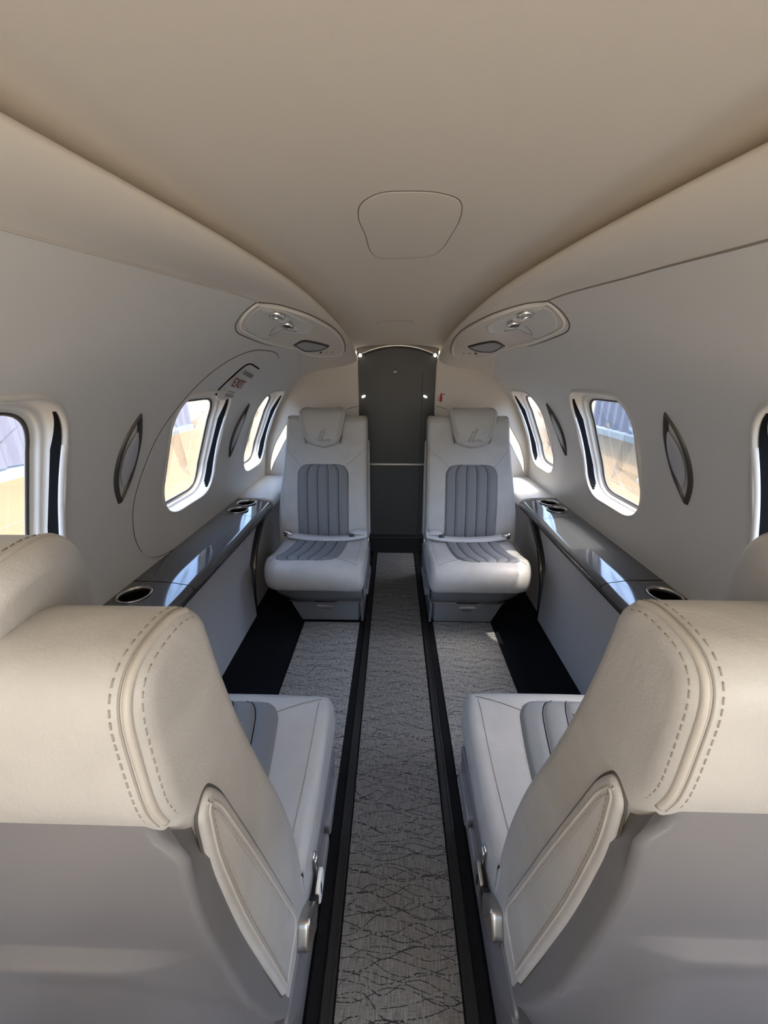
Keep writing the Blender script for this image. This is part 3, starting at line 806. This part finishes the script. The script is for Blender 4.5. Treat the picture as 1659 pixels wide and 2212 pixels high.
    # ---- shell behind
    def shprof(u):
        X = lerp(.18, .60, u); ed = sm((min(u, 1-u)*.43-.012)/.075)
        out = []
        xi_ = X-.176-dx*0
        arch = .632-.16*max(0, (.262-X)/.075)**1.3 if X < .262 else (.632-.16*max(0, (X-.545)/.075)**1.3 if X > .545 else .632)
        back = [(-.232,.866),(-.240,.846),(-.2465,.80),(-.247,.74),(-.241,.68),(-.234,.63),(-.224,.56),(-.210,.47),(-.192,.385),(-.165,.29),(-.12,.17),(-.09,.115)]
        bb = catmull(back, 5, False)
        o2 = []
        for l, z in bb:
            q = max(0, arch-z); stp = .0035*sm(q/.007); o2.append((lerp(l, max(-.247, -.2475+.16*max(0, .64-z)**1.6) if z < .66 else l, ed)+stp, z))
        return o2+[(-.05,.115),(-.10,.18),(-.136,.31),(-.161,.45),(-.192,.624),(-.209,.76),(-.212,.866)]
    g = MB(); xloft(g, shprof, lambda u, z: lerp(.1700+dx+.022*sm((z-.800)/.03), .624+dx-.045*sm((z-.3)/.65)-.02*sm((z-.800)/.03), u), M, .007, .007, .43, 44); g.build('back_shell', M_shell, r)
    # ---- stowed armrest on the aisle side
    ao = rp([(-.200,.822,.012),(-.184,.792,.02),(-.143,.646,.08),(-.064,.345,.02),(-.074,.316,.012),(-.143,.302,.012),(-.205,.624,.10),(-.2215,.752,.05),(-.2195,.812,.016)], 6)
    g = MB(); xloft(g, lambda u: ao, lambda u, z: lerp(xin(z)-.006, xin(z)+.02, u), M, .006, .004, .026, 3); ar = g.build('armrest', M_leather, r)
    ai = inset(ao, .010); g = MB(); g.tube([M(xin(z)-.0058, l, z) for l, z in ai], .0016, 6, True); g.build('piping', M_pipe, ar)
    ai = inset(ao, .0145); g = MB(); dashes(g, [M(xin(z)-.0060, l, z) for l, z in ai], .0006, .004, .0025); g.build('stitches', M_thread, ar)
    g = MB(); ag = inset(ao, -.0012); g.tube([M(xin(z)+.0002, l, z) for l, z in ag], .0014, 5, True); g.build('shadow_gap', M_seam, ar)
    # ---- headrest
    hc = xc-.006-(.008 if near else 0); rh = .020; up = hr_up
    def hw_(z): 
        zz = z-up; return .086+.036*max(0, min(1, (zz-.80)/.17))
    def hprof(u):
        a = abs(2*u-1); zb_ = .793+up+.022*a**1.2+(.012*max(0, a-.75)/.25)
        rr = .0
        f = [(lfront(zb_-up)-.006,zb_),(-.100+.012*(1-a*a)*.5,zb_+.006),(-.088,zb_+.022),(-.086,.86+up),(-.094,.92+up),(-.106,.958+up),(-.125,.978+up),(-.155,.987+up),(-.190,.986+up),(-.215,.976+up),(-.228,.955+up),(-.226,.930+up),(-.205,.915+up),(-.16,.90+up),(-.135,.87+up),(-.120,.83+up)]
        return catmull(f, 4)
    g = MB(); xloft(g, hprof, lambda u, z, l: hc+(2*u-1)*(hw_(z)-(.012 if near else .042)*sm((-.13-l)/.10)-(.030*sm((l+.20)/.10) if near else 0)), M, rh, rh, .234, 10); hr = g.build('headrest', M_leather, r)
    # edge piping of the head pad
    sp = [(-.0835,.85+up),(-.0915,.915+up),(-.104,.955+up),(-.124,.9765+up),(-.155,.986+up),(-.19,.985+up),(-.214,.975+up)]
    for q in (-1, 1):
        path = []
        for l, z in catmull(sp, 6, False): path.append(M(hc+q*(hw_(z)-(.012 if near else .042)*sm((-.13-l)/.10)-(.030*sm((l+.20)/.10) if near else 0)-.017), l, z+.0008))
        g = MB(); g.tube(path, .0022, 6); pq = g.build('piping', M_pipe, hr)
        g = MB(); dashes(g, [p+Vector((-side*q*.008,0,.0006)) for p in path], .0006, .004, .0025); g.build('stitches', M_thread, pq)
    # embossed mark: three slanted strokes and small lettering, seen on the front of the pad
    if not near:
        o = M(hc, -.0855, .862); ex = Vector((1,0,0)); ey = Vector((0,0,1))
        g = MB()
        for k, (h0, h1) in enumerate(((-.032,.020), (-.032,.030), (-.032,.030))):
            xb = -.026+.010*k
            def pt(x, z): return Vector((o.x+x, y0+d*(-.0840-.008*sm((z-.01)/.06)), o.z+z))
            q = [pt(xb,h0), pt(xb+.003,h0), pt(xb+.003+(h1-h0)*.42,h1), pt(xb+(h1-h0)*.42,h1)]
            g.loft([q, [p+Vector((0,-d*.003,0)) for p in q]])
        g.build('embossed_mark', M_print, hr, smooth=False)
        flat_text('ELITE', .017, 'embossed_lettering', M_print, hr, (o.x+.018, y0+d*-.0838, o.z-.028), (1,0,0), (0,0,1), extrude=.0008, spacing=1.15)
    for q in (-.075, .075):
        g = MB(); g.tube([M(hc+q, -.175, .93), M(hc+q, -.172, .99+up*.5)], .005, 8); g.build('headrest_post', M_chrome, hr)
    # ---- lower structure
    g = MB(); xloft(g, lambda u: rp([(-.06,.212,0),(.345-.05*max(0,u-.8)/.2,.226,.01),(.348-.06*max(0,u-.75)/.25,.185,.03),(.318-.06*max(0,u-.75)/.25,.150,.012),(-.06,.150,0)], 5), lambda u, z: lerp(.172+dx+.003, .606+dx-.02*max(0,(.20-z)/.05), u), M, .014, .03, .43, 10); g.build('seat_pan', M_pan, r)
    g = MB(); tp = [(.186+dx,.152),(.548+dx,.152),(.485+dx,.004),(.198+dx,.004)]
    g.loft([[M(x, l, z) for x, z in tp] for l in (-.20, .245)]); g.build('seat_base', M_pan, r, smooth=False, bevel=.004)
    g = MB(); dp = rp([(.200+dx,.112,.002),(.300+dx,.112,.004),(.318+dx,.104,.006),(.402+dx,.104,.006),(.420+dx,.112,.004),(.527+dx,.112,.004),(.480+dx,.010,.008),(.202+dx,.010,.004)], 4)
    g.loft([[M(x, l, z) for x, z in dp] for l in (.246, .262)]); dw = g.build('drawer', M_drawer, r, smooth=False, bevel=.0015)
    g = MB(); lp_ = [(.192+dx,.121),(.296+dx,.121),(.314+dx,.112),(.406+dx,.112),(.424+dx,.121),(.535+dx,.121)]; lq = [(x, z-.0045) for x, z in lp_]; ol = lp_+lq[::-1]
    g.loft([[M(x, l, z) for x, z in ol] for l in (.246, .268)]); g.build('drawer_lip', M_satin, dw, smooth=False)
    g = MB(); hp = rp([(.318+dx,.087,.006),(.402+dx,.087,.006),(.402+dx,.100,.006),(.318+dx,.100,.006)], 4); hi = inset(hp, .0025)
    g.loft([[M(x, .262, z) for x, z in hp], [M(x, .266, z) for x, z in hp], [M(x, .266, z) for x, z in hi], [M(x, .2635, z) for x, z in hi]]); g.build('drawer_handle', M_satin, dw)
    g = MB(); q = rp([(.338+dx,.070,.001),(.384+dx,.070,.001),(.384+dx,.077,.001),(.338+dx,.077,.001)], 2); qi = inset(q, .001)
    g.loft([[M(x, .2622, z) for x, z in q], [M(x, .2632, z) for x, z in q], [M(x, .2632, z) for x, z in qi], [M(x, .2622, z) for x, z in qi]])
    for k in range(6):
        xx = .342+dx+.0068*k; g.loft([[M(a, l, b) for a, b in ((xx,.0722),(xx+.004,.0722),(xx+.004,.0748),(xx,.0748))] for l in (.2622,.2632)])
    g.build('drawer_placard', M_satin, dw, smooth=False)
    g = MB(); g.loft([[M(.178+dx, l, z) for l, z in ((.285,.112),(.262,.004),(-.22,.004),(-.22,.15),(.20,.16))], [M(.190+dx, l, z) for l, z in ((.285,.112),(.262,.004),(-.22,.004),(-.22,.15),(.20,.16))]]); g.build('side_frame', M_shell, r, smooth=False, bevel=.003)
    g = MB(); g.loft([[M(X, l, z) for l, z in rp([(-.16,.245,.02),(.33,.215,.03),(.30,.14,.03),(-.10,.13,.03)], 4)] for X in (.166+dx, .172+dx)]); g.build('side_cover', M_shell, r, smooth=False, bevel=.002)
    for l0, l1 in ((.150,.268), (.028,.138)):
        g = MB(); pl = rp([(l0,.150,.012),(l1,.155,.012),(l1,.190,.012),(l0,.192,.012)], 5)
        xloft(g, lambda u: pl, lambda u, z: lerp(.1525+dx, .168+dx, u), M, .004, .002, .0155, 2); g.build('recline_lever', M_shell, r)
    # ---- belt
    if belt == 'near':
        g = MB(); g.lathe([(0,-.002),(.007,-.002),(.008,.001),(.007,.004),(0,.005)], M(.166+dx, .052, .262), (-side,0,0), 18); an = g.build('belt_anchor', M_chrome, r)
        g = MB(); q = rp([(.046,.255,.004),(.060,.258,.004),(.054,.215,.004),(.040,.215,.004)], 3); xloft(g, lambda u: q, lambda u, z: lerp(.1595+dx,.1635+dx,u), M, .001, .001, .004, 2); g.build('anchor_link', M_chrome, r)
        g = MB(); q = rp([(.010,.225,.008),(.052,.232,.010),(.062,.205,.008),(.050,.175,.008),(.016,.178,.010)], 4); xloft(g, lambda u: q, lambda u, z: lerp(.150+dx,.1575+dx,u), M, .002, .002, .0075, 2); bt = g.build('belt_tongue', M_satin if side > 0 else M_white, r)
        g = MB(); q = rp([(.027,.190,.003),(.034,.190,.003),(.036,.216,.003),(.029,.216,.003)], 3); xloft(g, lambda u: q, lambda u, z: lerp(.1492+dx,.152+dx,u), M, .0005, .0005, .003, 2); g.build('tongue_slot', M_gap, bt)
        g = MB(); q = rp([(-.052,.285,.014),(.000,.235,.012),(-.022,.190,.014),(-.078,.238,.016)], 5); xloft(g, lambda u: q, lambda u, z: lerp(.148+dx,.172+dx,u), M, .008, .004, .024, 3); bu = g.build('belt_buckle', M_satin, r)
        g = MB(); q = rp([(.000,.232,.006),(.016,.220,.006),(-.006,.192,.006),(-.020,.196,.006)], 4); xloft(g, lambda u: q, lambda u, z: lerp(.150+dx,.170+dx,u), M, .003, .003, .02, 2); g.build('buckle_mouth', M_blk, bu)
    else:
        def ribbon(name, ctr, w, m, parent):
            g = MB(); rows = []
            for i, p in enumerate(ctr):
                p = Vector(p[:3]); tilt = -ctr[i][3]*.8
                dv = Vector((0,math.cos(tilt)*d,math.sin(tilt)))*w
                n_ = Vector((0,-math.sin(tilt)*d,math.cos(tilt)))*.0009
                rows.append([p-dv+n_, p+dv+n_, p+dv-n_, p-dv-n_])
            g.loft(rows); return g.build(name, m, parent)
        cpt = [(.172,.030,.372,1.0),(.20,.036,.366,.9),(.26,.048,.358,.6),(.33,.052,.355,.5),(.40,.054,.356,.5),(.48,.050,.358,.6),(.54,.040,.362,.7),(.58,.030,.366,.8)]
        path = []
        for X, l, z, t in catmull(cpt, 8, False):
            q = M(X+dx, l, z); path.append((q.x, q.y, q.z, t))
        rb = ribbon('seat_belt', path, .019, M_belt, r)
        lp = []
        for k in range(25):
            a = 2*PI*k/24; q = M(.215+dx+.038*math.cos(a), .022+.01*math.sin(a), .368+.016*math.sin(a)); lp.append((q.x, q.y, q.z, .9))
        ribbon('belt_loop', lp, .015, M_belt, rb)
        g = MB(); q = rp([(.236,.352,.003),(.262,.352,.003),(.262,.376,.003),(.236,.376,.003)], 3); g.loft([[M(x+dx, .040, z) for x, z in q], [M(x+dx, .046, z) for x, z in q]]); g.build('belt_adjuster', M_dkbelt, rb)
        g = MB(); q = rp([(.555,.352,.006),(.600,.356,.006),(.600,.385,.006),(.560,.380,.006)], 3); g.loft([[M(x+dx, .024, z) for x, z in q], [M(x+dx, .040, z) for x, z in q]]); g.build('belt_buckle', M_chrome, rb)
        g = MB(); g.tube([M(.164+dx, l, z) for l, z in catmull([(-.01,.335),(.012,.335),(.016,.30),(.0,.285),(-.014,.30)], 5)], .0035, 7, True); g.build('belt_anchor', M_chrome, r)
    return r
make_seat(-1, 1.86, -1, -.018, 'light leather seat facing forward at the far left, on the EXIT lettering side', near=False, belt='far')
make_seat(1, 1.86, -1, -.018, 'light leather seat facing forward at the far right, beside the red extinguisher symbol', near=False, belt='far')
make_seat(-1, .425, 1, .004, 'large foreground leather seat seen from behind, on the left side of the aisle', hr_up=.040, near=True)
make_seat(1, .445, 1, .004, 'large foreground leather seat seen from behind, on the right side of the aisle', hr_up=.040, near=True)

# ------------------------------------------------------------------ outside
M_ground = mat('concrete', (.18,.115,.050), .9, var=.15, bscale=.8, detail=6)
M_joint = mat('slab_joint', (.25,.17,.10), .9)
g = MB(); g.box((-60,-60,-1.05), (60,60,-1.0)); gr = struct(g.build('ground', M_ground, smooth=False))
g = MB()
for k in range(-6, 7):
    g.box((k*3.5+1.2,-50,-1.0), (k*3.5+1.23,50,-.996)); g.box((-50,k*3.5+.4,-1.0), (50,k*3.5+.43,-.996))
struct(g.build('trim_10', M_joint, smooth=False))
M_hangar = mat('hangar_sheet', (.15,.145,.165), .6)
M_hbase = mat('hangar_base', (.25,.24,.22), .6)
def hangar(x, label):
    s = 1 if x > 0 else -1
    r = thing('hangar', (x, 1, -1), label, 'building')
    g = MB(); rows = [[], []]
    n = 240
    for k in range(n+1):
        y = -14+30*k/n; o = .09*(1 if (k//2) % 2 else 0)
        rows[0].append((x-s*o, y, -.75)); rows[1].append((x-s*o, y, 3.6))
    g.grid(rows); g.build('sheet_wall', M_hangar, r, smooth=False)
    g = MB(); g.box((x-s*.16,-14,-1.0), (x+s*.2,16,-.80)); g.build('reflection_band', M_hbase, r, smooth=False)  # pale band added for a reflection low in the window acrylic
    g = MB(); g.box((x-s*.5,-14.3,3.6), (x+s*8,16.3,3.8)); g.build('roof', M_hbase, r, smooth=False)
hangar(-8.4, 'pale corrugated hangar wall seen through the nearest left window')
hangar(8.0, 'pale corrugated hangar wall seen through the middle right window')

# ------------------------------------------------------------------ light
w = bpy.data.worlds.new('World'); S.world = w; w.use_nodes = True
nt = w.node_tree; bg = nt.nodes['Background']
sky = nt.nodes.new('ShaderNodeTexSky'); sky.sky_type = 'NISHITA'; sky.sun_disc = False; sky.sun_elevation = math.radians(66); sky.sun_rotation = math.radians(95); sky.air_density = 1.0; sky.dust_density = 2.0
nt.links.new(sky.outputs[0], bg.inputs['Color']); bg.inputs['Strength'].default_value = 1.0
sun = bpy.data.lights.new('sun', 'SUN'); sun.energy = 2.0; sun.color = (1,.93,.82); sun.angle = math.radians(.6)
so = bpy.data.objects.new('sun', sun); C.objects.link(so)
dirv = Vector((-math.cos(math.radians(72)), .17, -math.sin(math.radians(72)))); so.rotation_euler = dirv.to_track_quat('-Z', 'Y').to_euler()
def area(name, loc, direction, sx, sy, en, col):
    l = bpy.data.lights.new(name, 'AREA'); l.shape = 'RECTANGLE'; l.size = sx; l.size_y = sy; l.energy = en; l.color = col
    o = bpy.data.objects.new(name, l); C.objects.link(o); o.location = loc
    o.rotation_euler = Vector(direction).to_track_quat('-Z', 'Y').to_euler(); return o
area('ceiling_fill', (-.05,-.80,.80), (0,.18,1), .9, .4, 7.5, (1,.92,.81))  # added fill lamp behind the viewer, aimed up to brighten the ceiling
area('forward_window_daylight', (.79,-.20,.93), (-.75,.62,-.12), .34, .36, 1.2, (1,.96,.92))

# ------------------------------------------------------------------ camera
cam = bpy.data.cameras.new('camera'); co = bpy.data.objects.new('camera', cam); C.objects.link(co); S.camera = co
F, CX, CY = 830.0, 829.5, 1106.0
u, v = 851-CX, CY-808
ps = math.atan(u/math.hypot(F, v)); th = math.atan2(v, F)
f = Vector((-math.sin(ps)*math.cos(th), math.cos(ps)*math.cos(th), -math.sin(th)))
co.location = (-.02, 0, 1.15); co.rotation_euler = f.to_track_quat('-Z', 'Y').to_euler()
cam.sensor_fit = 'VERTICAL'; cam.sensor_height = 36; cam.lens = 36*F/2212; cam.clip_start = .01; cam.clip_end = 500

S.view_settings.view_transform = 'Standard'; S.view_settings.look = 'None'; S.view_settings.gamma = 1; S.view_settings.use_curve_mapping = False
S.view_settings.exposure = 1.0
S.cycles.max_bounces = 14; S.cycles.diffuse_bounces = 8; S.cycles.transparent_max_bounces = 16
S.cycles.sample_clamp_indirect = 8; S.cycles.use_denoising = True; S.cycles.caustics_reflective = False; S.cycles.caustics_refractive = False
